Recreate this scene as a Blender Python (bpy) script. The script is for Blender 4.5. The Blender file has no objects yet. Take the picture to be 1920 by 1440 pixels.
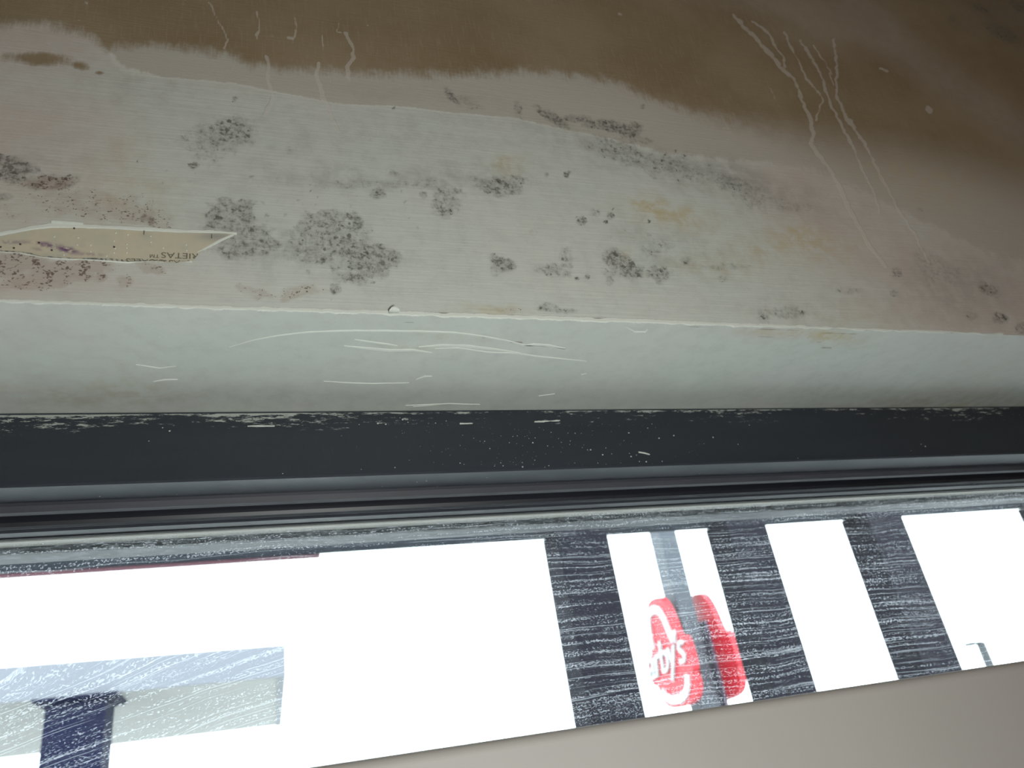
import bpy, bmesh, math, random
import numpy as np
from mathutils import Vector, Matrix
random.seed(4); rng = np.random.default_rng(4)
S = bpy.context.scene
C = S.collection

# ------------------------------------------------------------------ camera
D = 0.45                                    # camera to wall face (wall face is y = 0)
CAM = Vector((0, -D, 1.70))
F = 1443.0
Rt = Vector((.9483, -.2797, -.1489)).normalized()
Fw = Vector((.3175, .8308, .4570)); Fw = (Fw - Rt*Fw.dot(Rt)).normalized()
Dn = Fw.cross(Rt).normalized()
if Dn.z > 0: Dn = -Dn
cd = bpy.data.cameras.new('camera'); cam = bpy.data.objects.new('camera', cd); C.objects.link(cam)
m3 = Matrix((Rt, -Dn, -Fw)).transposed()
cam.matrix_world = Matrix.Translation(CAM) @ m3.to_4x4()
cd.sensor_width = 36; cd.lens = 36*F/1920; cd.clip_start = .02; cd.clip_end = 500
cd.dof.use_dof = True; cd.dof.focus_distance = .585; cd.dof.aperture_fstop = 10
S.camera = cam

# ------------------------------------------------------------------ sky, fill lights, exposure
SKY = 5.4
w = bpy.data.worlds.new('overcast_sky'); S.world = w; w.use_nodes = True
bg = w.node_tree.nodes['Background']
bg.inputs[0].default_value = (.90, .96, 1.0, 1); bg.inputs[1].default_value = SKY
def area(name, loc, aim, size, power, col):
    l = bpy.data.lights.new(name, 'AREA'); l.shape = 'DISK'; l.size = size; l.energy = power; l.color = col
    o = bpy.data.objects.new(name, l); C.objects.link(o); o.location = loc
    o.rotation_euler = (Vector(aim) - Vector(loc)).to_track_quat('-Z', 'Y').to_euler(); return o
area('wall_fill_light', (.10, -.60, 1.54), (.15, 0, 2.02), .16, 4.9, (.95, 1.0, .96))  # unseen light added low before the wall, brightens soffit, shapes the falloff
area('warm_fill_light', (.4, -1.5, 2.7), (.8, -1.0, 1.0), .35, 3.6, (1.0, .74, .62))  # unseen warm light added to lift the room and warm the dim sides
S.view_settings.view_transform = 'Standard'; S.view_settings.look = 'None'
S.view_settings.gamma = 1; S.view_settings.use_curve_mapping = False; S.view_settings.exposure = 0
S.cycles.use_denoising = True

# ------------------------------------------------------------------ pixel <-> place
def ray(px, py):
    return Rt*(px-960) + Dn*(py-720) + Fw*F
def on_y(px, py, y):
    r = ray(px, py); return CAM + r*((y-CAM.y)/r.y)
def on_z(px, py, z):
    r = ray(px, py); return CAM + r*((z-CAM.z)/r.z)
def to_px(P):
    P = np.asarray(P) - np.array(CAM)
    a, b, c = P@np.array(Rt), P@np.array(Dn), P@np.array(Fw)
    c = np.maximum(c, 1e-3)
    return 960+a/c*F, 720+b/c*F

# ------------------------------------------------------------------ object helpers
def link(name, me, mats=None, parent=None):
    o = bpy.data.objects.new(name, me); C.objects.link(o)
    for m in (mats if isinstance(mats, (list, tuple)) else [mats] if mats else []): me.materials.append(m)
    if parent:
        o.parent = parent
        o.matrix_parent_inverse = Matrix.Translation(-parent.location)
    return o
def empty(name, loc=(0, 0, 0)):
    o = bpy.data.objects.new(name, None); C.objects.link(o); o.location = loc; o.empty_display_size = .1
    return o
def struct(o): o['kind'] = 'structure'; return o
def tag(o, label, cat, group=None):
    o['label'] = label; o['category'] = cat
    if group: o['group'] = group
    return o
def from_bm(name, bm, mats, parent=None, smooth=False):
    bmesh.ops.recalc_face_normals(bm, faces=bm.faces)
    me = bpy.data.meshes.new(name); bm.to_mesh(me); bm.free()
    if smooth:
        for p in me.polygons: p.use_smooth = True
    return link(name, me, mats, parent)
def bm_box(bm, x0, x1, y0, y1, z0, z1, bevel=0):
    r = bmesh.ops.create_cube(bm, size=1)
    bmesh.ops.scale(bm, vec=(x1-x0, y1-y0, z1-z0), verts=r['verts'])
    bmesh.ops.translate(bm, vec=((x0+x1)/2, (y0+y1)/2, (z0+z1)/2), verts=r['verts'])
    if bevel:
        es = list({e for v in r['verts'] for e in v.link_edges})
        bmesh.ops.bevel(bm, geom=es, offset=bevel, segments=2, affect='EDGES', profile=.5)
def box(name, mat, parent, x0, x1, y0, y1, z0, z1, bevel=0):
    bm = bmesh.new(); bm_box(bm, x0, x1, y0, y1, z0, z1, bevel); return from_bm(name, bm, mat, parent)
def prism_x(name, prof, x0, x1, mat, parent, n=1):
    """closed (y,z) profile pushed along x"""
    bm = bmesh.new(); rings = []
    for i in range(n+1):
        x = x0+(x1-x0)*i/n
        rings.append([bm.verts.new((x, y, z)) for y, z in prof])
    k = len(prof)
    for a, b in zip(rings, rings[1:]):
        for j in range(k): bm.faces.new((a[j], a[(j+1) % k], b[(j+1) % k], b[j]))
    bm.faces.new(rings[0]); bm.faces.new(rings[-1])
    return from_bm(name, bm, mat, parent)
def text_mesh(name, body, size, depth=0.0, shear=0.0, spacing=1.0):
    cu = bpy.data.curves.new(name, 'FONT'); cu.body = body; cu.size = size; cu.extrude = depth
    cu.shear = shear; cu.space_character = spacing; cu.align_x = 'CENTER'; cu.align_y = 'CENTER'
    o = bpy.data.objects.new(name, cu); C.objects.link(o)
    me = bpy.data.meshes.new_from_object(o.evaluated_get(bpy.context.evaluated_depsgraph_get()))
    bpy.data.objects.remove(o); return me

# ------------------------------------------------------------------ material helpers
class G:
    def __init__(s, name):
        s.m = bpy.data.materials.new(name); s.m.use_nodes = True; s.t = s.m.node_tree
        s.out = s.t.nodes['Material Output']; s.b = s.t.nodes['Principled BSDF']
        s.co = s.n('ShaderNodeTexCoord').outputs['Object']
    def n(s, k): return s.t.nodes.new(k)
    def put(s, sock, v):
        if isinstance(v, bpy.types.NodeSocket): s.t.links.new(v, sock)
        elif isinstance(v, tuple) and len(v) == 3 and sock.type == 'RGBA': sock.default_value = v+(1,)
        else: sock.default_value = v
    def map(s, sc, v=None, loc=(0, 0, 0)):
        n = s.n('ShaderNodeMapping'); s.put(n.inputs['Vector'], v or s.co)
        n.inputs['Scale'].default_value = sc; n.inputs['Location'].default_value = loc; return n.outputs[0]
    def noise(s, scale, detail=3, v=None, rough=.55, dist=0):
        n = s.n('ShaderNodeTexNoise'); s.put(n.inputs['Vector'], v or s.co)
        n.inputs['Scale'].default_value = scale; n.inputs['Detail'].default_value = detail
        n.inputs['Roughness'].default_value = rough; n.inputs['Distortion'].default_value = dist
        return n.outputs[0]
    def voro(s, scale, v=None, out='Distance', rnd=1):
        n = s.n('ShaderNodeTexVoronoi'); s.put(n.inputs['Vector'], v or s.co)
        n.inputs['Scale'].default_value = scale; n.inputs['Randomness'].default_value = rnd; return n.outputs[out]
    def M(s, op, a, b=0.0, c=None, clamp=False):
        n = s.n('ShaderNodeMath'); n.operation = op; n.use_clamp = clamp
        s.put(n.inputs[0], a); s.put(n.inputs[1], b)
        if c is not None: s.put(n.inputs[2], c)
        return n.outputs[0]
    def step(s, x, lo, hi):
        n = s.n('ShaderNodeMapRange'); n.interpolation_type = 'SMOOTHSTEP'
        s.put(n.inputs['Value'], x); s.put(n.inputs['From Min'], lo); s.put(n.inputs['From Max'], hi); return n.outputs[0]
    def mix(s, f, a, b):
        n = s.n('ShaderNodeMix'); n.data_type = 'RGBA'
        s.put(n.inputs[0], f); s.put(n.inputs[6], a); s.put(n.inputs[7], b); return n.outputs[2]
    def attr(s, name):
        n = s.n('ShaderNodeAttribute'); n.attribute_name = name; return n.outputs['Fac']
    def sep(s, v):
        n = s.n('ShaderNodeSeparateXYZ'); s.put(n.inputs[0], v); return n.outputs
    def comb(s, x, y, z):
        n = s.n('ShaderNodeCombineXYZ'); s.put(n.inputs[0], x); s.put(n.inputs[1], y); s.put(n.inputs[2], z); return n.outputs[0]
    def bump(s, h, strength, dist):
        n = s.n('ShaderNodeBump'); n.inputs['Strength'].default_value = strength
        n.inputs['Distance'].default_value = dist; s.put(n.inputs['Height'], h)
        s.t.links.new(n.outputs[0], s.b.inputs['Normal'])
    def set(s, col=None, rough=None, metal=None, spec=None):
        if col is not None: s.put(s.b.inputs['Base Color'], col)
        if rough is not None: s.put(s.b.inputs['Roughness'], rough)
        if metal is not None: s.put(s.b.inputs['Metallic'], metal)
        if spec is not None: s.put(s.b.inputs['Specular IOR Level'], spec)
        return s.m

def simple(name, col, rough=.6, var=.12, scale=20, metal=0, bump=.0, spec=.5):
    g = G(name); n = g.noise(scale, 4)
    c2 = tuple(max(0, c*(1-var)) for c in col)
    g.set(g.mix(n, c2, tuple(min(1, c*(1+var)) for c in col)), rough, metal, spec)
    if bump: g.bump(g.noise(scale*8, 3), bump, .002)
    return g.m

# ---- stained, painted drywall: stain and tint fields come from mesh attributes, grain from noise
def wall_material():
    g = G('stained_drywall')
    sub = lambda x, k=.5: g.M('SUBTRACT', x, k)
    mul = lambda a, b: g.M('MULTIPLY', a, b)
    add = lambda a, b: g.M('ADD', a, b)
    nB = g.noise(9, 4); nM = g.noise(70, 6, rough=.65); nF = g.noise(420, 3)
    nH = g.noise(1, 4, g.map((14, 14, 420))); nV = g.noise(1, 3, g.map((480, 480, 45)))
    nH2 = g.noise(1, 5, g.map((45, 45, 700)))
    # coat of paint
    base = g.mix(g.step(nB, .3, .7), (.475, .505, .465), (.505, .515, .48))
    base = g.mix(mul(g.step(nM, .42, .72), .42), base, (.405, .41, .38))
    base = g.mix(mul(g.step(nH, .52, .7), .24), base, (.62, .635, .585))
    base = g.mix(mul(g.attr('pink'), g.step(add(mul(nM, .3), mul(nB, .7)), .15, .65)), base, (.455, .40, .365))  # pinkish paint, plus pink cast of the light painted into the sides
    # thin coat / half-covered paper
    t = add(g.attr('tone'), add(mul(sub(nM), .22), mul(sub(nV), .12)))
    tm = g.step(t, .46, .54)
    base = g.mix(mul(tm, .72), base, g.mix(nM, (.36, .325, .28), (.43, .395, .35)))
    edge = mul(g.step(t, .40, .47), g.M('SUBTRACT', 1.0, g.step(t, .47, .53)))
    base = g.mix(mul(edge, mul(g.attr('lip'), .45)), base, (.60, .59, .55))
    # bare paper
    sf = g.attr('soft')
    pj = add(mul(sub(nM), .65), mul(sub(nV), .34))
    p = add(g.attr('paper'), mul(pj, g.M('SUBTRACT', 1.0, mul(sf, .75))))
    wd = add(.22, mul(sf, .22))
    pm = g.step(p, g.M('SUBTRACT', .5, wd), add(.5, wd))
    paper = g.mix(g.step(nB, .3, .7), (.215, .158, .092), (.265, .207, .132))
    paper = g.mix(mul(g.step(nH2, .5, .72), .3), paper, (.29, .235, .16))
    paper = g.mix(mul(g.step(nV, .50, .70), .30), paper, (.31, .26, .19))
    base = g.mix(pm, base, paper)
    base = g.mix(mul(g.attr('veil'), g.M('MULTIPLY_ADD', nM, .5, .1)), base, (.40, .36, .325))
    # runs of dried paint
    st = g.step(add(g.attr('streak'), mul(sub(nM), .55)), .42, .72)
    base = g.mix(mul(st, .46), base, (.54, .50, .46))
    # yellow stains
    ye = mul(g.attr('yellow'), g.step(nM, .34, .62))
    base = g.mix(mul(ye, .75), base, (.43, .35, .18))
    # grey smudges
    sm = mul(g.attr('smudge'), g.step(add(mul(nM, .6), mul(nB, .4)), .35, .62))
    base = g.mix(mul(sm, .8), base, (.19, .185, .165))
    # mould: cloudy film, then colonies
    mo = g.attr('mold')
    n190 = g.noise(190, 5, rough=.7); n330 = g.noise(300, 6, rough=.72); nP = g.noise(45, 5, rough=.65)
    mg = g.step(mo, .0, .25)
    mw = add(mul(mo, .9), add(mul(sub(nP), .9), add(mul(sub(n190), 1.0), mul(sub(n330), .8))))
    film = mul(g.step(mw, .10, 1.05), mg)
    gran = g.step(add(mul(n190, .6), mul(n330, .4)), .38, .60)
    base = g.mix(mul(film, g.M('MULTIPLY_ADD', gran, .38, .24)), base, (.15, .15, .132))
    blot = mul(g.step(add(mul(mo, .55), add(mul(sub(n330), 2.6), mul(sub(n190), 1.8))), .50, .95), mg)
    base = g.mix(mul(blot, .62), base, (.075, .075, .064))
    vw = g.n('ShaderNodeVectorMath'); vw.operation = 'ADD'
    nn = g.n('ShaderNodeTexNoise'); nn.inputs['Scale'].default_value = 260; g.put(nn.inputs['Vector'], g.co)
    sc = g.n('ShaderNodeVectorMath'); sc.operation = 'SCALE'; sc.inputs['Scale'].default_value = .006
    g.t.links.new(nn.outputs['Color'], sc.inputs[0]); g.t.links.new(g.co, vw.inputs[0]); g.t.links.new(sc.outputs[0], vw.inputs[1])
    wv = vw.outputs[0]
    d1 = g.voro(170, wv); r1 = mul(g.step(mo, .15, .9), g.step(g.noise(120, 3), .45, .68))
    dots = g.step(g.M('SUBTRACT', mul(r1, .54), d1), -.10, .12)
    base = g.mix(mul(dots, .66), base, (.055, .055, .047))
    # red-brown specks
    spk = g.attr('speck')
    d2 = g.voro(1, g.map((380, 380, 620), wv)); r2 = mul(spk, g.step(g.noise(150, 3), .33, .60))
    film2 = mul(g.step(g.M('SUBTRACT', spk, mul(g.noise(120, 5), 1.0)), -.25, .45), .42)
    base = g.mix(film2, base, (.30, .21, .165))
    sd = g.step(g.M('SUBTRACT', mul(r2, .62), d2), 0, .16)
    base = g.mix(mul(sd, .78), base, (.085, .048, .036))
    # cracks and torn lines
    base = g.mix(mul(g.step(add(g.attr('crack'), mul(sub(nM), .5)), .45, .75), .7), base, (.16, .13, .10))
    g.set(base, g.M('MULTIPLY_ADD', pm, .12, .62), 0, .25)
    h = add(add(mul(nH, .5), mul(nH2, .35)), add(mul(nF, .2), add(mul(nM, .35), g.M('MULTIPLY', pm, -.5))))
    h = add(h, mul(st, .4))
    g.bump(h, .45, .0012)
    return g.m
WALL = wall_material()

def frame_material():
    g = G('black_aluminium')
    x, y, z = g.sep(g.co)
    n = g.noise(1, 6, g.map((110, 110, 520)), rough=.78); nl = g.noise(6, 2)
    big = g.noise(1, 4, g.map((28, 28, 300)))
    up = g.step(z, ZH-.0062, ZH-.0015); lf = g.step(x, .06, -.02)
    up2 = g.M('MULTIPLY', g.step(z, ZH-.0185, ZH-.006), g.M('MULTIPLY_ADD', lf, .75, .25))
    k = g.M('ADD', g.M('MULTIPLY', n, .75), g.M('ADD', g.M('MULTIPLY', big, .35), g.M('MULTIPLY', nl, .35)))
    sm = g.step(g.M('ADD', k, g.M('ADD', g.M('MULTIPLY', up, .10), g.M('MULTIPLY', up2, .09))), .835, .875)
    sm = g.M('MULTIPLY', sm, g.M('MULTIPLY', g.step(z, ZH-.0195, ZH-.015), g.step(z, ZH-.0014, ZH-.0022)))
    tint = g.noise(1, 3, g.map((5, 5, 60)))
    base = g.mix(tint, (.019, .023, .030), (.031, .035, .046))
    base = g.mix(g.M('MULTIPLY', sm, .8), base, (.46, .48, .44))
    g.set(base, g.mix(sm, g.mix(tint, (.34,)*3, (.5,)*3), (.7, .7, .7)), 0, .5)
    g.bump(g.M('ADD', g.M('MULTIPLY', g.noise(330, 4), .5), sm), .22, .0012)
    return g.m

# ------------------------------------------------------------------ measures of the window
ZH = on_y(960, 598, 0).z                    # head edge of the opening
ZS = on_y(960, 1381, 0).z                   # sill edge
def rz(py):                                  # height over depth for the row py at x = 960
    r = ray(960, py); return r.z/r.y
def zat(py, y): return CAM.z + rz(py)*(y-CAM.y)
def yat(py, z): return CAM.y + (z-CAM.z)/rz(py)
YF = yat(768, ZH)                            # room face of the frame
ZF1 = zat(882, YF); YF2 = yat(907, ZF1)      # bottom of the face, back of its underside
YS = YF2+.007; ZS1 = zat(927, YS)
YB = YS+.004; ZB1 = zat(945, YB); YB2 = yat(959, ZB1)
YG = YB2+.002                                # inner glass
ZSP = zat(972, YG+.012)
FRAME = frame_material()
X0, X1 = -.75, 1.65                          # ends of the opening
RX0, RX1, RY0, RZ1 = -1.15, 2.05, -2.5, 2.78 # room

# ------------------------------------------------------------------ wall above the window
def dist_poly(u, v, pts):
    d = np.full(u.shape, 1e9)
    for (ax, ay), (bx, by) in zip(pts, pts[1:]):
        dx, dy = bx-ax, by-ay; t = np.clip(((u-ax)*dx+(v-ay)*dy)/(dx*dx+dy*dy+1e-9), 0, 1)
        d = np.minimum(d, np.hypot(u-ax-t*dx, v-ay-t*dy))
    return d
def blobs(u, v, L, hard=1.0):
    o = np.zeros(u.shape)
    for b in L:
        cx, cy, rx, ry, a, s = b[:6]; q = b[6] if len(b) > 6 else 2
        a = math.radians(a); c, n = math.cos(a), math.sin(a)
        p = np.abs(((u-cx)*c+(v-cy)*n)/rx); r = np.abs((-(u-cx)*n+(v-cy)*c)/ry)
        k = 1-(p**q+r**q)/1.35
        o = np.maximum(o, s*np.clip(k*hard, 0, 1)) if s > 0 else o
    return o
def softadd(u, v, L):
    o = np.zeros(u.shape)
    for cx, cy, rx, ry, a, s in L:
        a = math.radians(a); c, n = math.cos(a), math.sin(a)
        p = ((u-cx)*c+(v-cy)*n)/rx; r = (-(u-cx)*n+(v-cy)*c)/ry
        o += s*np.exp(-(p*p+r*r))
    return np.clip(o, 0, 1)
PAPER_EDGE = [(-900, 60), (0, 44), (90, 46), (150, 58), (188, 82), (204, 98), (222, 86), (290, 84), (350, 91), (420, 101), (470, 119),
    (530, 130), (620, 133), (700, 139), (800, 140), (900, 138), (990, 133), (1080, 140), (1160, 156), (1210, 180), (1260, 197), (1320, 216),
    (1400, 234), (1480, 252), (1560, 272), (1640, 288), (1720, 300), (1800, 318), (1880, 340), (2000, 372), (2300, 460), (3500, 700)]
TONE_EDGE = [(-900, 70), (0, 113), (60, 120), (130, 132), (210, 141), (330, 146), (440, 156), (510, 170), (560, 180), (640, 195), (760, 200),
    (840, 210), (960, 220), (1050, 240), (1150, 262), (1260, 290), (1400, 302), (1470, 306), (1560, 330), (1700, 400), (1850, 470), (2000, 520), (3500, 900)]
MOLD = [(432, 408, 46, 40, 0, .8, 5), (460, 455, 58, 34, 0, .78, 3), (400, 452, 70, 30, 8, .5), (606, 428, 48, 36, 0, .74, 4),
    (600, 468, 78, 34, 5, .74), (668, 452, 40, 40, 0, .62), (692, 482, 66, 32, 14, .86, 3), (655, 500, 44, 30, 0, .7), (664, 524, 26, 11, 5, .95),
    (668, 415, 11, 24, -32, 1.1), (709, 362, 15, 13, 0, .98), (832, 378, 32, 36, 0, .74), (826, 366, 16, 24, -10, .66), (794, 366, 9, 7, 40, .9),
    (936, 348, 56, 17, 5, .86), (944, 500, 29, 18, 5, .98), (1038, 508, 40, 14, 8, .66), (1062, 488, 16, 26, -10, .6), (1168, 502, 44, 28, 18, .92),
    (1150, 486, 24, 16, 10, .95), (1240, 516, 32, 18, 15, .86), (1090, 413, 11, 10, 0, .85), (1115, 398, 13, 11, 0, .5), (1145, 405, 8, 7, 0, .95),
    (1137, 416, 6, 5, 0, .9), (1063, 326, 8, 7, 0, 1.2), (364, 311, 9, 7, 0, 1.2), (778, 347, 7, 5, 0, 1.1), (1081, 523, 5, 5, 0, 1.2),
    (1099, 520, 6, 5, 0, 1.1), (846, 181, 8, 20, -38, .95), (876, 194, 34, 13, 20, .5), (972, 206, 9, 20, -10, .66), (1034, 220, 42, 9, 32, .98),
    (1080, 222, 30, 8, 0, .7), (1140, 236, 58, 12, 9, 1.05), (1184, 244, 24, 16, -20, 1.0), (1160, 282, 70, 22, 14, .6), (1250, 310, 90, 24, 14, .56),
    (1380, 346, 70, 16, 15, .56), (1420, 372, 60, 18, 10, .5), (1480, 388, 50, 10, 0, .5), (425, 248, 52, 34, 0, .72), (395, 268, 70, 36, 0, .45),
    (8, 316, 62, 22, 6, 1.0), (5, 370, 22, 10, 0, .8), (96, 342, 58, 16, -4, .8), (112, 346, 16, 10, 0, 1.0), (629, 543, 12, 10, 0, 1.25),
    (1480, 586, 44, 13, 0, .62), (1432, 590, 14, 18, 0, .5), (1856, 543, 24, 13, 25, .85), (1876, 596, 17, 12, 10, .85), (1682, 510, 12, 12, 30, .7),
    (1676, 548, 10, 8, 0, .55), (1820, 592, 14, 10, 0, .5), (1916, 615, 14, 14, 0, .8), (1355, 522, 12, 8, 0, .55), (1284, 490, 10, 10, 0, .6), (1360, 500, 50, 8, 0, .5),
    (1234, 465, 34, 20, 0, .5), (1590, 544, 30, 9, 0, .45), (1838, 15, 22, 9, 30, .8), (1785, 36, 10, 8, 0, .6), (1880, 62, 44, 14, 28, .7), (1912, 12, 26, 12, 20, .7),
    (739, 204, 4, 5, 0, 1.1), (1028, 577, 24, 10, 0, .7), (1060, 582, 26, 5, 0, .7), (440, 186, 6, 5, 0, .9), (270, 410, 9, 9, 0, 1.1), (284, 414, 7, 7, 0, 1.1), (1724, 394, 7, 5, 0, .7),
    (1206, 199, 6, 5, 0, .8), (740, 326, 14, 5, 10, .75), (700, 345, 160, 10, 0, .42), (800, 342, 40, 12, 0, .5), (1200, 262, 30, 8, 10, .6), (1760, 505, 60, 30, 15, .36), (545, 282, 14, 10, 0, .4)]
for i in range(60):                          # lone dots round the big colonies
    cx, cy = random.choice([(745, 372, ), (640, 380), (700, 410), (560, 400), (480, 380), (650, 520), (560, 340), (1130, 400), (1180, 440), (300, 330), (1240, 300), (1000, 340)])
    r = random.uniform(2, 4)
    MOLD.append((cx+random.gauss(0, 45), cy+random.gauss(0, 16), r*1.3, r, random.uniform(-40, 40), random.uniform(.5, 1.0)))
SPECK = [(92, 345, 60, 18, 0, .85), (170, 385, 150, 34, 5, .62), (255, 405, 90, 20, 8, .68), (70, 390, 110, 30, 0, .42), (30, 494, 66, 26, 0, .98),
    (135, 504, 90, 22, -3, 1.0), (90, 526, 120, 16, -4, .8), (195, 513, 13, 10, 0, 1.1), (236, 526, 18, 14, 40, .75), (285, 502, 34, 12, 10, .75), (480, 548, 44, 14, 15, .6), (560, 552, 44, 14, -10, .72),
    (590, 545, 30, 10, 0, .55), (1240, 580, 60, 12, 0, .3), (960, 580, 50, 10, 0, .45), (1000, 436, 14, 12, 0, .5), (-120, 500, 120, 40, 0, .8), (1180, 440, 60, 14, 0, .36)]
YELLOW = [(1215, 386, 46, 12, 8, .8), (1262, 408, 66, 22, 10, .9), (955, 312, 26, 18, 0, .75), (1490, 438, 46, 20, 5, .6), (1535, 458, 90, 30, 8, .55), (1420, 470, 60, 22, 0, .45),
    (235, 370, 80, 50, 0, .4), (1340, 500, 80, 18, 0, .4), (930, 582, 60, 10, 3, .55), (240, 280, 30, 40, 20, .3), (1700, 330, 120, 26, 6, .4), (1760, 370, 100, 30, 0, .3), (1175, 475, 12, 12, 0, .6), (1600, 590, 120, 20, 2, .25), (-150, 400, 150, 100, 0, .5)]
SMUDGE = [(640, 330, 190, 20, 0, .35), (760, 250, 330, 46, 4, .16), (880, 330, 120, 26, 3, .3), (1200, 290, 200, 30, 13, .45), (1400, 360, 150, 26, 12, .4), (230, 170, 130, 40, 0, .2), (560, 470, 220, 40, 5, .3),
    (420, 420, 80, 50, 0, .22), (860, 180, 100, 18, 8, .25), (540, 285, 110, 50, 0, .14), (700, 175, 60, 16, 5, .22), (1370, 330, 60, 20, 15, .25), (80, 300, 140, 40, -4, .22), (1800, 545, 120, 60, 0, .4),
    (1880, 20, 90, 50, 25, .7), (1480, 585, 90, 30, 0, .18), (1250, 490, 110, 40, 0, .3), (1210, 440, 90, 30, 10, .2)]
PINK = [(60, 230, 190, 130, 0, .85), (150, 420, 240, 120, 0, .4), (70, 80, 150, 45, 0, .9), (1480, 350, 130, 60, 10, .6), (1640, 420, 190, 110, 20, .95), (1220, 180, 150, 26, 12, .7), (1880, 480, 240, 150, 0, 1.0),  # pinkish paint at left top; outer areas carry the light's pink cast as colour
    (1560, 290, 120, 40, 10, .8), (60, 540, 300, 26, 0, .5), (1850, 360, 160, 60, 10, .7), (-300, 300, 300, 400, 0, .9), (2200, 500, 300, 300, 0, 1.0), (560, 160, 300, 20, 5, .4), (1750, 590, 150, 40, 4, .5), (1400, 250, 120, 20, 12, .7)]
STREAKS = [  # (polyline, half width, strength)
    ([(1376, 28), (1400, 55), (1425, 80), (1452, 110), (1468, 130), (1490, 150), (1505, 190), (1522, 225), (1522, 240), (1526, 250), (1519, 268), (1540, 295), (1562, 325), (1590, 385), (1625, 450), (1660, 500)], 6.5, 1.0),
    ([(1410, 40), (1440, 60), (1455, 90), (1470, 105), (1472, 125)], 5, .8), ([(1470, 60), (1490, 100), (1515, 150), (1540, 180), (1542, 190), (1530, 225)], 4.5, .8),
    ([(1500, 75), (1535, 130), (1548, 170), (1562, 205), (1578, 235), (1600, 275), (1616, 318), (1640, 360), (1650, 400)], 5, .82), ([(1564, 75), (1569, 130), (1568, 180), (1590, 225), (1622, 270), (1642, 310), (1652, 330), (1680, 385), (1715, 440), (1742, 490)], 5.5, .85),
    ([(1590, 226), (1602, 240)], 9, .9), ([(1525, 85), (1555, 130), (1562, 160)], 4, .7), ([(1740, 203), (1744, 206)], 10, .9),
    ([(500, 106), (504, 122), (500, 140), (506, 165), (512, 180), (496, 215)], 7, 1.0), ([(480, 20), (486, 45), (482, 72), (480, 60)], 5, .7), ([(598, 118), (594, 140), (600, 160), (604, 180)], 7, 1.0), ([(610, 130), (618, 150), (614, 170)], 4, .6), ([(605, 182), (618, 205), (632, 245)], 8, .9),
    ([(648, 62), (660, 85), (664, 108), (650, 128), (656, 150)], 6, 1.0), ([(392, 5), (412, 45), (428, 75), (420, 92)], 5, .75), ([(550, 22), (556, 50), (550, 80)], 5, .6), ([(604, 66), (606, 84), (608, 100)], 4, .7), ([(540, 70), (546, 72)], 6, .7), ([(508, 66), (514, 68)], 7, .7),
    ([(690, 48), (692, 50)], 4, .9), ([(160, 4), (164, 8)], 4, .8), ([(144, 34), (152, 40)], 3, .9), ([(1650, 128), (1664, 134)], 4, 1.0), ([(1162, 24), (1166, 27)], 4, .7), ([(415, 100), (430, 125), (425, 140)], 6, .5), ([(640, 30), (632, 60), (640, 62)], 4, .6), ([(1348, 120), (1356, 126)], 4, .5), ([(1440, 160), (1462, 200)], 6, .5)]
CRACKS = [([(0, 566), (100, 566), (230, 572), (330, 580), (470, 585), (620, 587)], 1.6, .65), ([(640, 583), (800, 586), (950, 591), (1060, 593), (1200, 602)], 1.5, .75)]

def vnoise(x, z, wl, octs=3, seed=0):
    r = np.random.default_rng(seed); o = np.zeros(len(x)); amp = 1.0; tot = 0
    for k in range(octs):
        T = r.random((256, 256)); a, b = x/wl, z/wl; i, j = np.floor(a).astype(int), np.floor(b).astype(int)
        f, h = a-i, b-j; f, h = f*f*(3-2*f), h*h*(3-2*h); g0 = lambda p, q: T[p % 256, q % 256]
        o += amp*((g0(i, j)*(1-f)+g0(i+1, j)*f)*(1-h)+(g0(i, j+1)*(1-f)+g0(i+1, j+1)*f)*h)
        tot += amp; amp *= .6; wl /= 2.1
    return o/tot-.5
def warp(P, u, v, amp, wl, seed):
    c = P[:, 2]+P[:, 1]
    return u+amp*2*vnoise(P[:, 0], c, wl, 3, seed), v+amp*1.4*vnoise(P[:, 0], c, wl, 3, seed+9)

def field_grid(name, xs, ss, place, parent, seams=None):
    """a dense sheet; place(x, s) -> world; stain fields are laid out once in wall measure"""
    Xg, Sg = np.meshgrid(xs, ss); P = place(Xg.ravel(), Sg.ravel()); nx, ns = len(xs), len(ss)
    me = bpy.data.meshes.new(name)
    me.vertices.add(nx*ns); me.vertices.foreach_set('co', P.astype(np.float32).ravel())
    i = (np.arange(ns-1)[:, None]*nx+np.arange(nx-1)[None, :]).ravel()
    q = np.stack([i, i+1, i+1+nx, i+nx], 1).astype(np.int32)
    me.loops.add(q.size); me.loops.foreach_set('vertex_index', q.ravel())
    me.polygons.add(len(q)); me.polygons.foreach_set('loop_start', np.arange(0, q.size, 4, dtype=np.int32))
    me.update(calc_edges=True); me.validate()
    me.polygons.foreach_set('use_smooth', np.ones(len(q), bool))
    o = link(name, me, WALL, parent)
    return o, P
def put(o, k, a):
    at = o.data.attributes.new(k, 'FLOAT', 'POINT'); at.data.foreach_set('value', a.astype(np.float32))

wall = struct(empty('wall_front'))
xs = np.concatenate([np.linspace(RX0, -.40, 12), np.arange(-.385, 1.2, .0016), np.linspace(1.22, RX1, 12)])
zs = np.concatenate([np.arange(ZH, ZH+.66, .0016), np.linspace(ZH+.665, RZ1, 5)])
upper, P = field_grid('drywall_panel', xs, zs, lambda x, s: np.stack([x, x*0, s], 1), wall)
u, v = to_px(P)
ins = (P[:, 0] > -.5) & (P[:, 0] < 1.6)
ex, ey = zip(*PAPER_EDGE); pe = np.interp(u, ex, ey)
soft = np.clip((u-1240)/350, 0, 1)
paper = .5+(pe-v)/(64+90*soft)
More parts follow.
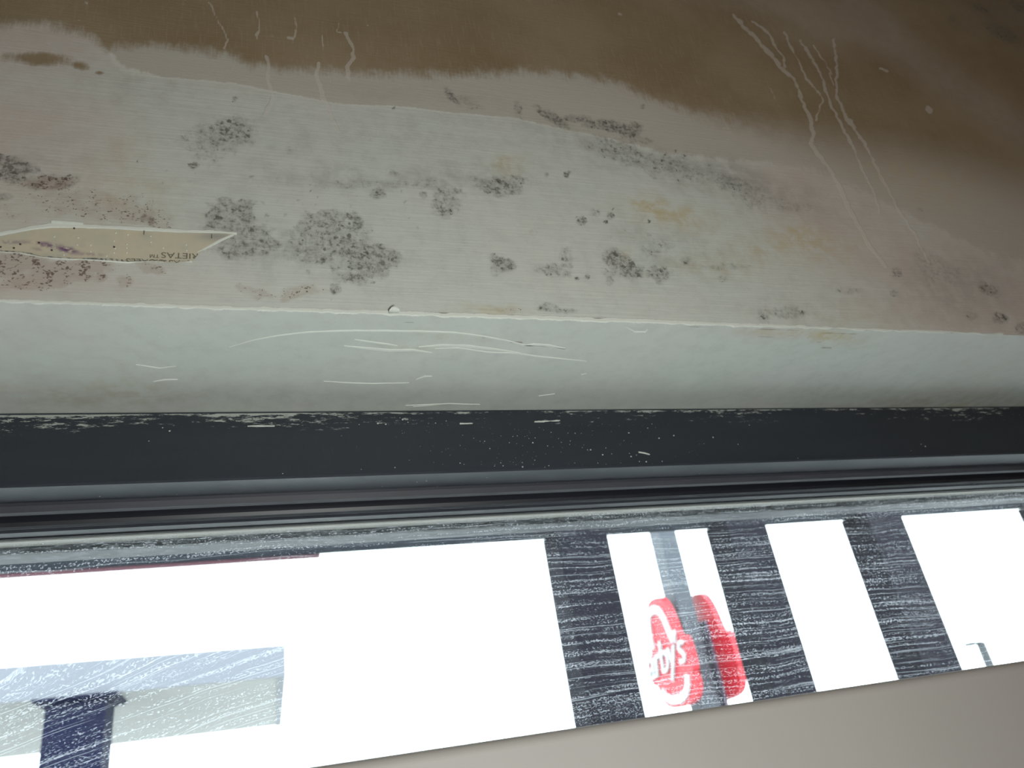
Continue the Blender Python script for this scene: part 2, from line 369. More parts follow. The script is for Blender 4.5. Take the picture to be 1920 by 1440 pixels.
# paint tongue with bare patch in it on the left, brushed diagonal coat on the right
band_up = 20+(u-1640)*.70; band_dn = 92+(u-1640)*.70
inband = np.minimum(v-band_up, band_dn-v)
band = np.clip(.5+inband/46, 0, 1)*np.clip((u-1570)/60, 0, 1)
fan = softadd(u, v, [(1545, 45, 75, 48, 15, .95), (1430, 5, 130, 26, 8, .85), (1620, 30, 70, 40, 20, .75)])
paper = np.clip(paper, 0, 1); put(upper, 'veil', np.clip(.9*band+.9*fan, 0, 1))
patch = blobs(u, v, [(70, 110, 92, 17, 3, 1.0), (150, 122, 26, 12, 10, 1.0), (186, 136, 12, 6, 0, .9), (-100, 104, 120, 18, 0, 1)])
paper = np.maximum(paper, patch*.72)
put(upper, 'paper', np.clip(paper, 0, 1)); put(upper, 'soft', soft)
ex, ey = zip(*TONE_EDGE); te = np.interp(u, ex, ey)
tsoft = np.clip((u-1150)/300, 0, 1)
tone = .5+(te-v)/(44+150*tsoft)
fl = np.clip((u-190-20*np.clip((v-100)/40, -1, 1))/130, 0, 1); tone = np.where(v < 160, tone*fl+np.minimum(tone, .36)*(1-fl), tone)
put(upper, 'tone', np.clip(tone, 0, 1)*.999); put(upper, 'lip', np.clip(1.1-tsoft, 0, 1))
u0, v0 = u, v; u, v = warp(P, u0, v0, 27, .014, 21)
mf = np.zeros(len(u))
uL, vL = u, v; uS, vS = warp(P, u0, v0, 5, .006, 22)
for b in MOLD:
    cx, cy, rx, ry, a, sg_ = b[:6]; q = b[6] if len(b) > 6 else 2
    u, v = (uL, vL) if min(rx, ry) > 16 else (uS, vS)
    a = math.radians(a); c, n = math.cos(a), math.sin(a)
    p = np.abs(((u-cx)*c+(v-cy)*n)/rx)**q+np.abs((-(u-cx)*n+(v-cy)*c)/ry)**q
    mf = np.maximum(mf, sg_*np.clip(1.45-p**(.5*q/2+.5 if q > 2 else 1), 0, 1.15)/1.0)
mf *= 1+.5*vnoise(P[:, 0], P[:, 2], .02, 3, 5)
put(upper, 'mold', mf)
uw, vw = warp(P, u, v, 16, .015, 3); put(upper, 'speck', blobs(uw, vw, SPECK, 1.4)); put(upper, 'yellow', softadd(*warp(P, u, v, 22, .02, 4), YELLOW))
put(upper, 'smudge', softadd(*warp(P, u, v, 30, .03, 6), SMUDGE)); put(upper, 'pink', softadd(u, v, PINK))
u, v = warp(P, u0, v0, 4, .007, 33)
st = np.zeros(len(u))
for pts, hw, s in STREAKS: st = np.maximum(st, s*np.clip(1.3-dist_poly(u, v, pts)/(hw*.72), 0, 1))
put(upper, 'streak', st*(1+.9*vnoise(P[:, 0], P[:, 2], .012, 3, 8)))
u, v = u0, v0
ck = np.zeros(len(u))
for pts, hw, s in CRACKS: ck = np.maximum(ck, s*np.clip(1.5-dist_poly(u, v, pts)/hw, 0, 1))
put(upper, 'crack', ck)

# soffit of the opening
ys = np.arange(-.0002, YF+.012, .003); xs2 = np.concatenate([np.arange(X0-.02, -.3, .05), np.arange(-.3, 1.0, .003), np.arange(1.0, X1+.05, .05)])
soffit, P = field_grid('soffit', xs2, ys, lambda x, s: np.stack([x, s, x*0+ZH], 1), wall)
u, v = to_px(P)
put(soffit, 'yellow', softadd(u, v, [(1480, 625, 90, 7, 2, .8), (1560, 632, 50, 11, 8, .95), (780, 652, 90, 12, 3, .25), (850, 630, 120, 8, 6, .3), (1780, 760, 160, 20, 0, .4), (150, 740, 200, 25, 0, .35), (230, 700, 60, 50, 0, .2)]))
put(soffit, 'crack', np.maximum.reduce([s*np.clip(1.4-dist_poly(u, v, p)/h, 0, 1) for p, h, s in [
    ([(1290, 611), (1330, 615), (1400, 617), (1480, 619), (1560, 624), (1610, 627)], 2.2, .62), ([(1410, 621), (1490, 622), (1560, 627), (1600, 630)], 6, .34), ([(1420, 632), (1450, 631), (1490, 630)], 2, .6), ([(1540, 652), (1560, 652)], 3, .7), ([(1530, 642), (1550, 644)], 2.5, .6),
    ([(540, 586), (600, 588), (640, 588)], 2, .7), ([(755, 603), (780, 606)], 2, .7), ([(905, 634), (920, 635)], 2, .7), ([(955, 641), (980, 642)], 3, .8), ([(380, 598), (400, 598)], 2, .5), ([(205, 590), (220, 588)], 2, .5)]]))
put(soffit, 'pink', softadd(u, v, [(60, 640, 120, 60, 0, .5), (1470, 625, 110, 9, 2, .6), (1850, 680, 140, 60, 0, .5)]))
put(soffit, 'smudge', softadd(u, v, [(300, 745, 400, 18, 0, .16), (1560, 720, 60, 30, -30, .12), (1500, 640, 120, 14, 3, .1), (1800, 755, 260, 14, 0, .3)]))

# sill wall below, jambs and outer skin
def rounded_sill():
    n = 8; r = .006; prof = [(0, 0)]
    for i in range(n+1):
        a = math.pi/2*i/n; prof.append((r-r*math.cos(a), ZS-r+r*math.sin(a)))
    prof += [(YF+.03, ZS), (YF+.03, 0)]
    return prof
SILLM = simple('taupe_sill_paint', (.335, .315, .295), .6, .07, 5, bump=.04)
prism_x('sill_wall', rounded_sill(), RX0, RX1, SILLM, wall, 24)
PLASTER = simple('room_paint', (.52, .47, .42), .7, .06, 6, bump=.08)
STUCCO = simple('outer_stucco', (.34, .33, .32), .9, .12, 14, bump=.2)
box('wall_end', PLASTER, wall, RX0, X0, -.0003, YG+.05, ZS, ZH)
box('wall_end', PLASTER, wall, X1, RX1, -.0003, YG+.05, ZS, ZH)
box('outer_skin', STUCCO, wall, RX0, RX1, YF+.10, YF+.16, ZH+.005, 3.3)
box('outer_skin', STUCCO, wall, RX0, RX1, YF+.10, YF+.16, 0, ZS-.03)

# ---- lifted joint tape along the head edge, torn tape strip, ridges of paint
CHALK = simple('chalky_paint', (.60, .62, .57), .75, .06, 60, bump=.1)
def ribbon(name, top, bot, place, nrm, thick, mat, parent, jag=0.0, step=4.0):
    """raised strip between two pixel polylines laid on a surface"""
    tx, ty = zip(*top); bx, by = zip(*bot)
    us = np.arange(max(tx[0], bx[0]), min(tx[-1], bx[-1])+.01, step); bm = bmesh.new(); rows = []
    j1 = np.convolve(rng.normal(0, 1, len(us)+6), np.ones(4)/4, 'same')[3:-3]*jag
    j2 = np.convolve(rng.normal(0, 1, len(us)+6), np.ones(4)/4, 'same')[3:-3]*jag
    for k, uu in enumerate(us):
        a = np.interp(uu, tx, ty)+j1[k]; b = np.interp(uu, bx, by)+j2[k]
        if b-a < .6: b = a+.6
        p, q = place(uu, a), place(uu, b); t = Vector(nrm)*thick
        rows.append([bm.verts.new(x) for x in (p, p+t+(q-p)*.18, q+t-(q-p)*.18, q)])
    for r, s in zip(rows, rows[1:]):
        for k in range(3): bm.faces.new((r[k], r[k+1], s[k+1], s[k]))
        bm.faces.new((r[3], r[0], s[0], s[3]))
    bm.faces.new(rows[0]); bm.faces.new(rows[-1])
    return from_bm(name, bm, mat, parent)
on_wall = lambda px, py: on_y(px, py, 0)
on_soffit = lambda px, py: on_z(px, py, ZH)
NW, NS = (0, -1, 0), (0, 0, -1)
def edge_v(px):                              # image row of the head edge at column px
    a, b = to_px([(-.6, 0, ZH), (1.4, 0, ZH)]); return float(b[0]+(px-a[0])/(a[1]-a[0])*(b[1]-b[0]))
cols = list(range(-40, 1960, 80))
wid = lambda x: np.interp(x, [0, 300, 640, 1000, 1300, 1500, 1960], [5, 6, 7.5, 8.5, 7, 3.5, 2])
o = ribbon('joint_tape', [(x, edge_v(x)-wid(x)) for x in cols], [(x, edge_v(x)+.3) for x in cols], on_wall, NW, .0009, CHALK, wall, 1.6)
o['label'] = 'cracked white joint tape lifting along the head edge'
# curled flake standing off the tape
bm = bmesh.new(); pts = [(728, 587), (732, 582), (738, 579), (743, 582), (748, 586)]
r0 = [bm.verts.new(on_wall(x, 588)+Vector((0, -.001, 0))) for x, y in pts]
r1 = [bm.verts.new(on_wall(x, (y+588)/2)+Vector((0, -.0035, 0))) for x, y in pts]
r2 = [bm.verts.new(on_wall(x, y)+Vector((0, -.0042, 0))) for x, y in pts]
for a, b in ((r0, r1), (r1, r2)):
    for k in range(4): bm.faces.new((a[k], a[k+1], b[k+1], b[k]))
o = from_bm('paint_flake', bm, CHALK, wall, True); md = o.modifiers.new('thick', 'SOLIDIFY'); md.thickness = .0006

RIDGES = [([(430, 650), (475, 637), (520, 629), (580, 622), (640, 620), (720, 620), (790, 621), (850, 623), (900, 629), (950, 638), (985, 647), (1020, 649), (1062, 654)], 1.6),
    ([(665, 636), (690, 640), (720, 644), (748, 648)], 1.6), ([(645, 648), (690, 653), (730, 657), (775, 656), (812, 661)], 2.6), ([(785, 650), (830, 647), (880, 649), (930, 655), (975, 661)], 2.6), ([(815, 653), (860, 652), (915, 660), (970, 662), (1010, 668), (1060, 673), (1100, 677)], 1.3),
    ([(980, 648), (1000, 646), (1030, 648), (1064, 654)], 3.0), ([(780, 711), (795, 706), (812, 705)], 1.8), ([(288, 715), (310, 712), (335, 711)], 1.6), ([(760, 760), (840, 757), (900, 758)], 1.2), ([(775, 762), (845, 757)], 1.2), ([(607, 714), (640, 717), (700, 719), (770, 717)], .8), ([(1010, 742), (1040, 738)], .9), ([(1090, 702), (1102, 700)], 1.2), ([(1170, 610), (1190, 622), (1212, 622), (1218, 610)], 1.4), ([(255, 683), (300, 690), (330, 686)], .8)]
for pts, hw in RIDGES:
    n = len(pts); tp = [(x, y-hw*math.sin(math.pi*(.08+.84*i/(n-1)))) for i, (x, y) in enumerate(pts)]
    bt = [(x, y+hw*math.sin(math.pi*(.08+.84*i/(n-1)))) for i, (x, y) in enumerate(pts)]
    ribbon('paint_ridge', tp, bt, on_soffit, NS, .0005, CHALK, wall, .25, 5)

# torn-open strip of printed tape
def tape_material():
    g = G('printed_tape'); n = g.noise(40, 4); n2 = g.noise(110, 5)
    c = g.mix(g.step(n, .35, .65), (.44, .42, .335), (.50, .445, .335))
    c = g.mix(g.M('MULTIPLY', g.step(n2, .55, .75), .35), c, (.36, .34, .30))
    pu = g.M('MULTIPLY', g.attr('purple'), g.step(g.noise(300, 4), .36, .52))
    c = g.mix(g.M('MULTIPLY', pu, .95), c, (.14, .07, .15))
    c = g.mix(g.M('MULTIPLY', g.attr('grey'), .8), c, (.26, .26, .24))
    g.set(c, .6, 0, .3); g.bump(n2, .15, .001); return g.m
TAPE = tape_material()
TOP = [(-60, 446), (0, 443), (30, 437), (60, 431), (100, 427), (150, 427), (220, 430), (270, 433), (330, 436), (400, 437), (436, 438)]
BOT = [(-60, 470), (0, 472), (40, 474), (80, 482), (130, 485), (180, 487), (240, 491), (290, 490), (330, 493), (362, 489), (374, 474), (392, 462), (412, 451), (436, 441)]
us = np.arange(-60, 437, 4.0); bm = bmesh.new(); rows = []; pv = []
for uu in us:
    a, b = np.interp(uu, *zip(*TOP)), np.interp(uu, *zip(*BOT)); r = []
    for k in range(13):
        vv = a+(b-a)*k/12; r.append(bm.verts.new(on_y(uu, vv, -.0007))); pv.append((uu, vv))
    rows.append(r)
for a, b in zip(rows, rows[1:]):
    for k in range(12): bm.faces.new((a[k], a[k+1], b[k+1], b[k]))
bm.verts.index_update()
tape = from_bm('printed_tape', bm, TAPE, wall)
tape['label'] = 'torn open strip of tan printed tape'
pv = np.array(pv)
put(tape, 'purple', np.maximum(blobs(pv[:, 0], pv[:, 1], [(88, 459, 24, 5, 8, 1.0), (125, 468, 26, 6, 14, 1.2), (20, 454, 60, 4, 0, .5), (70, 467, 10, 4, 0, .5), (160, 476, 40, 4, 5, .5)]), 0))
put(tape, 'grey', softadd(pv[:, 0], pv[:, 1], [(405, 443, 36, 9, 0, 1.0), (270, 440, 12, 6, 0, .3), (60, 478, 100, 4, 3, .3)]))
ribbon('torn_edge', [(-60, 440), (0, 437), (28, 432), (60, 424), (96, 419), (130, 421), (200, 424), (270, 427), (330, 431), (400, 433), (446, 438)], [(-60, 446), (0, 443), (28, 438), (60, 432), (96, 429), (130, 429), (200, 430), (270, 434), (330, 437), (400, 439), (446, 440)], on_wall, NW, .0012, CHALK, wall, .9, 4)
ribbon('torn_edge', [(370, 473.5), (392, 461), (412, 449.5), (440, 438)], [(370, 475), (392, 464.5), (412, 454), (440, 441)], on_wall, NW, .0009, CHALK, wall, .2, 4)
ribbon('torn_edge', [(-60, 468), (0, 470), (40, 472), (80, 480), (130, 483), (180, 484), (240, 487), (290, 488), (362, 489.5)], [(-60, 471), (0, 473), (40, 476), (80, 484), (130, 487), (180, 489), (240, 493), (290, 491), (362, 491)], on_wall, NW, .0007, CHALK, wall, .9, 4)
ribbon('torn_edge', [(97, 416), (120, 417), (160, 421)], [(97, 420), (120, 422), (160, 423)], on_wall, NW, .002, CHALK, wall, .4, 4)
INK = simple('printing_ink', (.13, .115, .08), .7, .1, 200)
def wall_text(name, body, pL, pR, hpx, y):
    """upside-down print on the tape: pL is the end of the word (left in the photo)"""
    a, b = on_y(*pL, y), on_y(*pR, y); me = text_mesh(name, body, 1.0)
    co = np.empty(len(me.vertices)*3, np.float32); me.vertices.foreach_get('co', co); co = co.reshape(-1, 3)
    x0, x1 = co[:, 0].min(), co[:, 0].max(); y0, y1 = co[:, 1].min(), co[:, 1].max()
    t = (co[:, 0]-x0)/(x1-x0); s = (co[:, 1]-y0)/(y1-y0)
    hz = hpx*(on_y(pL[0], pL[1], y)-on_y(pL[0], pL[1]+1, y)).z
    # reading runs right to left in the photo; tops of the letters point down
    base = np.array(b)[None]+(np.array(a)-np.array(b))[None]*t[:, None]
    out = base; out[:, 2] -= (s-.5)*hz
    uu, vv = to_px(out); lim = np.interp(uu, *zip(*BOT))-.8; px1 = (on_y(pL[0], pL[1], y)-on_y(pL[0], pL[1]+1, y)).z
    out[:, 2] += np.maximum(vv-lim, 0)*px1
    me.vertices.foreach_set('co', out.astype(np.float32).ravel()); me.update()
    return link(name, me, INK, tape)
wall_text('lettering', 'RIETAS\u2122', (281, 477.5), (371, 481), 11, -.0011)
wall_text('lettering', 'AS C.UALES', (236, 489.5), (338, 493.5), 11, -.0009)
for px, py in ((270, 436), (397, 443)):
    q = on_y(px, py, -.001); box('printed_tick', INK, tape, q.x-.0003, q.x+.0003, -.0011, -.0009, q.z-.0017, q.z+.0017)
bm = bmesh.new()
for px, py in [(147, 446), (217, 437), (214, 452), (216, 466), (214, 474), (240, 440), (238, 458), (238, 465), (238, 474), (283, 443), (283, 454), (170, 472), (145, 459), (102, 444), (349, 459), (350, 470), (170, 460), (200, 480), (306, 465), (120, 478)]:
    r = bmesh.ops.create_icosphere(bm, subdivisions=1, radius=.0006); bmesh.ops.translate(bm, vec=on_y(px, py, -.0008), verts=r['verts'])
o = from_bm('tape_blister', bm, CHALK, tape, True); o['kind'] = 'stuff'
bm = bmesh.new()
for px, py in [(139, 428), (214, 463), (73, 455), (26, 465), (97, 469), (38, 458), (1, 463)]:
    r = bmesh.ops.create_icosphere(bm, subdivisions=1, radius=.0007); bmesh.ops.translate(bm, vec=on_y(px, py, -.0009), verts=r['verts'])
o = from_bm('mould_spot', bm, simple('mould_black', (.03, .025, .025), .9), tape, True); o['kind'] = 'stuff'

# ------------------------------------------------------------------ the window
win = struct(empty('window_1', (0, YF, 1.7)))
prism_x('frame', [(YF, ZH-.0006), (YF, ZF1+.0015), (YF+.0015, ZF1), (YF2, ZF1), (YF2, ZF1+.03), (YG+.055, ZF1+.03), (YG+.055, ZH-.0006)], X0, X1, FRAME, win)
SASH = simple('black_sash', (.058, .058, .070), .42, .25, 5, bump=.05)
RUB = simple('black_rubber', (.010, .011, .014), .55, .1, 40)
zm = ZF1-(ZF1-ZS1)*.35
prism_x('glazing_stop', [(YF2, ZF1+.03), (YF2, zm), (YF2+.003, ZS1+.001), (YS, ZS1), (YS, ZF1+.03)], X0, X1, SASH, win)
prism_x('gasket_groove', [(YS, ZF1+.03), (YS, ZS1+.004), (YB, ZS1+.004), (YB, ZF1+.03)], X0, X1, RUB, win)
BEADM = simple('dark_glazing_bead', (.014, .015, .021), .4, .2, 8)
prism_x('glazing_bead', [(YB, ZF1+.03), (YB, ZB1+.004), (YB+.0015, ZB1+.0012), (YB+.004, ZB1), (YB+.008, ZB1+.0012), (YB+.0105, ZB1-.0006), (YB2, ZB1-.0012), (YB2, ZF1+.03)], X0, X1, BEADM, win)
prism_x('gasket', [(YB2-.0005, ZB1+.006), (YB2-.0005, ZB1-.002), (YG, ZB1-.0026), (YG, ZB1+.006)], X0, X1, RUB, win)
SPACER = simple('grey_spacer', (.50, .48, .45), .45, .06, 30)
o = prism_x('spacer_bar', [(YG+.0045, ZB1+.006), (YG+.0045, ZSP), (YG+.0165, ZSP-.0002), (YG+.0165, ZB1+.006)], X0, X1, SPACER, win)
o['label'] = 'pale grey spacer bar between the two panes'
prism_x('edge_seal', [(YG+.0165, ZB1+.004), (YG+.0165, ZSP-.0055), (YG+.021, ZSP-.0055), (YG+.021, ZB1+.004)], X0, X1, RUB, win)
prism_x('outer_frame', [(YG+.025, ZF1+.03), (YG+.025, ZSP-.002), (YG+.055, ZSP-.002), (YG+.055, ZF1+.03)], X0, X1, FRAME, win)
box('bottom_rail', SASH, win, X0, X1, YF+.031, YG+.055, ZS-.06, ZS-.02, .002)
for a, b in ((X0, X0+.05), (X1-.05, X1)): box('jamb', SASH, win, a, b, YF, YG+.055, ZS-.02, ZH-.001, .002)

def glass_material(dirty):
    g = G('brushed_dirty_glass' if dirty else 'clear_glass'); t = g.t; t.nodes.remove(g.b)
    tr = g.n('ShaderNodeBsdfTransparent'); tr.inputs[0].default_value = (.95, .97, .97, 1)
    gl = g.n('ShaderNodeBsdfGlossy'); gl.inputs['Roughness'].default_value = .02; gl.inputs[0].default_value = (1, 1, 1, 1)
    ge = g.n('ShaderNodeNewGeometry'); dt = g.n('ShaderNodeVectorMath'); dt.operation = 'DOT_PRODUCT'
    t.links.new(ge.outputs['Incoming'], dt.inputs[0]); t.links.new(ge.outputs['True Normal'], dt.inputs[1])
    sch = g.M('POWER', g.M('SUBTRACT', 1.0, g.M('ABSOLUTE', dt.outputs['Value'])), 5.0)
    m1 = g.n('ShaderNodeMixShader'); t.links.new(g.M('MULTIPLY_ADD', sch, .8, .022), m1.inputs[0])
    t.links.new(tr.outputs[0], m1.inputs[1]); t.links.new(gl.outputs[0], m1.inputs[2]); res = m1.outputs[0]
    if dirty:
        x, y, z = g.sep(g.co)                # wiping strokes: level along the head, fanning downwards to the left
        q = g.M('MAXIMUM', g.M('SUBTRACT', .34, x), 0.0)
        lo = g.step(z, 1.90, 1.78)
        lo = g.step(g.M('SUBTRACT', 1.95, z), .03, .15)
        wav = g.M('MULTIPLY', g.M('SUBTRACT', g.noise(11, 2), .5), .010)
        zz = g.M('ADD', g.M('ADD', z, wav), g.M('MULTIPLY', g.M('MULTIPLY', q, q), g.M('MULTIPLY', lo, .30)))
        def lines(sx, sz, d, rough=.5):
            return g.noise(1, d, g.comb(g.M('MULTIPLY', x, sx), 3.7, g.M('MULTIPLY', zz, sz)), rough)
        longl = g.step(lines(7, 900, 1), .62, .66)
        fine = g.step(lines(30, 1500, 2), .55, .68)
        dash = g.step(g.M('ADD', g.M('MULTIPLY', lines(620, 1150, 1), .75), g.M('MULTIPLY', lines(4, 420, 1), .55)), .725, .80)
        band = lines(3, 120, 3)
        top = g.step(z, ZSP-.028, ZSP-.004)
        clump = g.M('MULTIPLY', g.step(lines(90, 620, 4, .7), .48, .60), top)
        k = g.M('ADD', g.M('MULTIPLY', longl, .42), g.M('MULTIPLY', fine, .035))
        k = g.M('ADD', k, g.M('MULTIPLY', dash, .62))
        k = g.M('ADD', k, g.M('MULTIPLY', clump, .34))
        k = g.M('ADD', k, g.M('MULTIPLY', g.step(band, .5, .75), .02))
        k = g.M('ADD', k, g.M('MULTIPLY', top, .08))
        k = g.M('MULTIPLY', g.M('ADD', k, .002), g.step(z, ZSP-.0015, ZSP-.0045))
        k = g.M('MINIMUM', g.M('MULTIPLY', k, .44), .6)
        tl = g.n('ShaderNodeBsdfTranslucent'); tl.inputs[0].default_value = (.78, .82, .86, 1)
        m2 = g.n('ShaderNodeMixShader'); t.links.new(k, m2.inputs[0]); t.links.new(res, m2.inputs[1]); t.links.new(tl.outputs[0], m2.inputs[2])
        res = m2.outputs[0]
    t.links.new(res, g.out.inputs[0]); return g.m
CLEAR, DIRT = glass_material(False), glass_material(True)
def pane(y0, y1, mats):
    bm = bmesh.new(); bm_box(bm, X0+.04, X1-.04, y0, y1, ZS-.03, ZB1+.004)
    o = from_bm('pane', bm, mats, win)
    for p in o.data.polygons: p.material_index = 1 if (len(mats) > 1 and p.normal.y < -.5) else 0
    return o
o = pane(YG, YG+.004, [CLEAR, DIRT]); o['label'] = 'inner pane streaked with wiping marks'
pane(YG+.021, YG+.025, [CLEAR])

# white paint spots flicked on the frame
SPOTS = [(640+a/3, 750+b/3) for a, b in [(668, 256), (806, 232), (945, 240), (898, 202), (990, 202), (1077, 240), (1160, 258), (1222, 217), (1237, 238), (1288, 230), (1285, 250), (1180, 182), (1275, 186), (1315, 187), (1350, 187), (690, 362), (668, 355), (862, 371), (910, 370), (897, 353), (1018, 352), (1020, 376), (1088, 338), (1145, 378), (1167, 369), (1313, 354), (1443, 355), (1470, 308), (1488, 270), (1521, 303), (1385, 280), (1402, 280), (1355, 268), (1630, 318), (1620, 300), (1660, 310), (1677, 346), (1715, 347), (1805, 345), (1787, 215), (1723, 158), (1747, 135), (1870, 200), (1590, 228), (1617, 185), (112, 390), (302, 380), (490, 131), (530, 130), (965, 205), (1055, 217), (1090, 213), (745, 215), (780, 232), (835, 272), (590, 118), (330, 100), (345, 110), (100, 138), (205, 132), (250, 136), (375, 125)]]
SPOTS += [(279, 827), (530, 888), (1320, 832), (1337, 820), (1405, 797), (1727, 833), (1735, 837), (1708, 845), (1496, 859), (1384, 833), (305, 802), (318, 808)]
UNDER = [(640+a/3, 750+b/3) for a, b in [(425, 462), (540, 485), (818, 436), (478, 455), (230, 485), (1345, 460), (1105, 466), (365, 497)]]+[(187, 931), (332, 927), (1312, 888), (1334, 896), (1375, 895), (1472, 890), (1545, 888), (1738, 875), (1768, 877)]
bm = bmesh.new()
for L, pl, f in ((SPOTS, lambda p: on_y(*p, YF), (1, .3, .8)), (UNDER, lambda p: on_z(*p, ZF1), (1, .8, .3))):
    for p in L:
        r = bmesh.ops.create_icosphere(bm, subdivisions=1, radius=random.choice([.0004, .0005, .0006, .0009]))
        bmesh.ops.scale(bm, vec=f, verts=r['verts']); bmesh.ops.translate(bm, vec=pl(p), verts=r['verts'])
for i in range(110):                         # finest mist, mostly right of the middle
    p = (random.gauss(1010, 150), random.uniform(790, 872))
    r = bmesh.ops.create_icosphere(bm, subdivisions=1, radius=random.uniform(.00015, .0003))
    bmesh.ops.scale(bm, vec=(1, .3, .8), verts=r['verts']); bmesh.ops.translate(bm, vec=on_y(*p, YF), verts=r['verts'])
o = from_bm('paint_splatter', bm, CHALK, win, True); o['kind'] = 'stuff'; o['label'] = 'white paint spots flicked on the frame'
on_face = lambda px, py: on_y(px, py, YF)
ribbon('paint_smear', [(1197, 846.5), (1208, 848), (1220, 852)], [(1197, 849), (1208, 851), (1220, 854)], on_face, NW, .0006, CHALK, win, .2, 3)
ribbon('paint_smear', [(464, 798), (490, 797), (517, 797.5)], [(464, 800.2), (490, 800.4), (517, 799.8)], on_face, NW, .0004, CHALK, win, .4, 3)
ribbon('paint_smear', [(862, 793), (888, 793)], [(862, 795.5), (888, 795)], on_face, NW, .0005, CHALK, win, .3, 3)
ribbon('paint_smear', [(1002, 790), (1018, 789), (1050, 788)], [(1002, 792), (1018, 791.4), (1050, 789.5)], on_face, NW, .0004, CHALK, win, .9, 3)

# ------------------------------------------------------------------ room shell behind the camera
CEIL = simple('ceiling_paint', (.62, .60, .56), .8, .05, 8)
FLOOR = simple('floor_boards', (.28, .20, .14), .5, .2, 12)
for nm, a in (('wall_left', (RX0-.1, RX0, RY0, .0, 0, RZ1)), ('wall_right', (RX1, RX1+.1, RY0, .0, 0, RZ1)), ('wall_back', (RX0-.1, RX1+.1, RY0-.1, RY0, 0, RZ1))):
    struct(box(nm, PLASTER, None, *a))
struct(box('ceiling', CEIL, None, RX0-.1, RX1+.1, RY0-.1, .30, RZ1, RZ1+.1))
struct(box('floor', FLOOR, None, RX0-.1, RX1+.1, RY0-.1, YF+.09, -.1, 0))

# ------------------------------------------------------------------ outdoors
GROUND = simple('concrete_ground', (.50, .50, .49), .9, .12, 1.5)
struct(box('ground', GROUND, None, -120, 160, YF+.17, 250, -.3, -.1))
COL = simple('dark_column_paint', (.010, .0095, .015), .75, .25, 4, bump=.1, spec=.12)
BEAM = simple('dark_beam_paint', (.013, .017, .026), .75, .25, 3, spec=.12)
YC, TC = 2.75, .20
names = ['leftmost dark square porch column, left of the red sign', 'dark square porch column right of the red sign', 'dark square porch column third from the left', 'dark square porch column cut by the right frame edge']
ZBM = on_y(960, 1016, YC+TC).z
for k, (l, r, row) in enumerate([(1015, 1140, 1004), (1320, 1438, 988), (1572, 1692, 968), (1903, 2040, 950)]):
    xl, xr = on_y(l, row, YC+TC).x, on_y(r, row, YC).x
    c = empty('porch_column', ((xl+xr)/2, YC+TC/2, -.1)); tag(c, names[k], 'column', 'porch columns')
    box('shaft', COL, c, xl, xr, YC, YC+TC, .15, ZBM-.004, .008)
    box('plinth', COL, c, xl-.03, xr+.03, YC-.03, YC+TC+.03, -.1, .15, .01)
t = empty('porch_beam', (2, YC+TC/2, ZBM)); tag(t, 'long dark grey beam across the top of the glass, resting on the columns', 'beam')
box('beam_face', BEAM, t, -3.5, 8, YC, YC+TC, ZBM, ZBM+.30, .006)
PINKT = simple('red_trim', (.20, .09, .11), .6, .1, 5)
o = box('trim_strip', PINKT, t, -3.5, on_y(600, 1043, YC+TC).x, YC+TC+.002, YC+TC+.02, ZBM-.011, ZBM+.10); o['label'] = 'dull red strip under the left end'

# roadside sign: two hat-shaped boards either side of a grey pole
YP = 12.0
pc = on_y(1240, 1000, YP); px_, pw = pc.x+.04, .21
sg = empty('roadside_sign', (px_, YP, -.1)); tag(sg, 'red hat-shaped restaurant sign with white script on grey pole', 'sign')
POLE = simple('grey_pole_paint', (.050, .058, .072), .5, .15, 3)
DPOLE = simple('dark_bracket_paint', (.018, .02, .03), .6)
RED = simple('sign_red', (.42, .016, .028), .45, .08, 3)
WHT = simple('sign_white', (.42, .44, .45), .45, .03, 3)
box('pole', POLE, sg, px_-.19, px_+.15, YP-.2, YP+.2, -.1, 9, .02)
HAT = [(-.30, 2.0), (.12, 2.0), (.34, 1.92), (.50, 1.72), (.60, 1.45), (.66, 1.22), (.74, 1.12), (.86, 1.16), (.96, 1.05), (1.0, .82), (.99, .55), (.92, .50), (.96, .38), (.92, .2), (.74, .06), (.4, 0.0), (-.2, 0.0), (-.55, .08), (-.72, .26), (-.74, .46), (-1.0, .52), (-1.05, .72), (-1.0, 1.0), (-.86, 1.04), (-.74, 1.0), (-.66, 1.3), (-.60, 1.6), (-.48, 1.86)]
SH = .90; zc0 = on_y(1274, 1326, YP).z
def smooth(poly, n=2):
    for _ in range(n):
        q = []
        for a, b in zip(poly, poly[1:]+poly[:1]):
            q += [(a[0]*.75+b[0]*.25, a[1]*.75+b[1]*.25), (a[0]*.25+b[0]*.75, a[1]*.25+b[1]*.75)]
        poly = q
    return poly
def board(name, xoff, mat, parent):
    bm = bmesh.new(); poly = smooth(HAT, 1); f = []
    for dx in (-.06, .06): f.append([bm.verts.new((px_+xoff+dx, YP-p*.86*SH, zc0+q*SH)) for p, q in poly])
    k = len(poly); bm.faces.new(f[0]); bm.faces.new(f[1])
    for j in range(k): bm.faces.new((f[0][j], f[0][(j+1) % k], f[1][(j+1) % k], f[1][j]))
    bmesh.ops.triangulate(bm, faces=[x for x in bm.faces if len(x.verts) > 4])
    return from_bm(name, bm, mat, parent)
fb = board('sign_board', -.44, RED, sg); fb['label'] = 'lettered board facing left'
rb = board('sign_board', .38, RED, sg); rb['label'] = 'plain red back board'
LAV = simple('lavender_steel', (.09, .07, .10), .5, .05, 2)
box('support_frame', DPOLE, sg, px_+.17, px_+.26, YP-.15, YP+.15, zc0-.3, zc0+1.3)
box('support_frame', LAV, sg, px_+.262, px_+.315, YP-.20, YP+.15, zc0-.3, zc0+1.3)
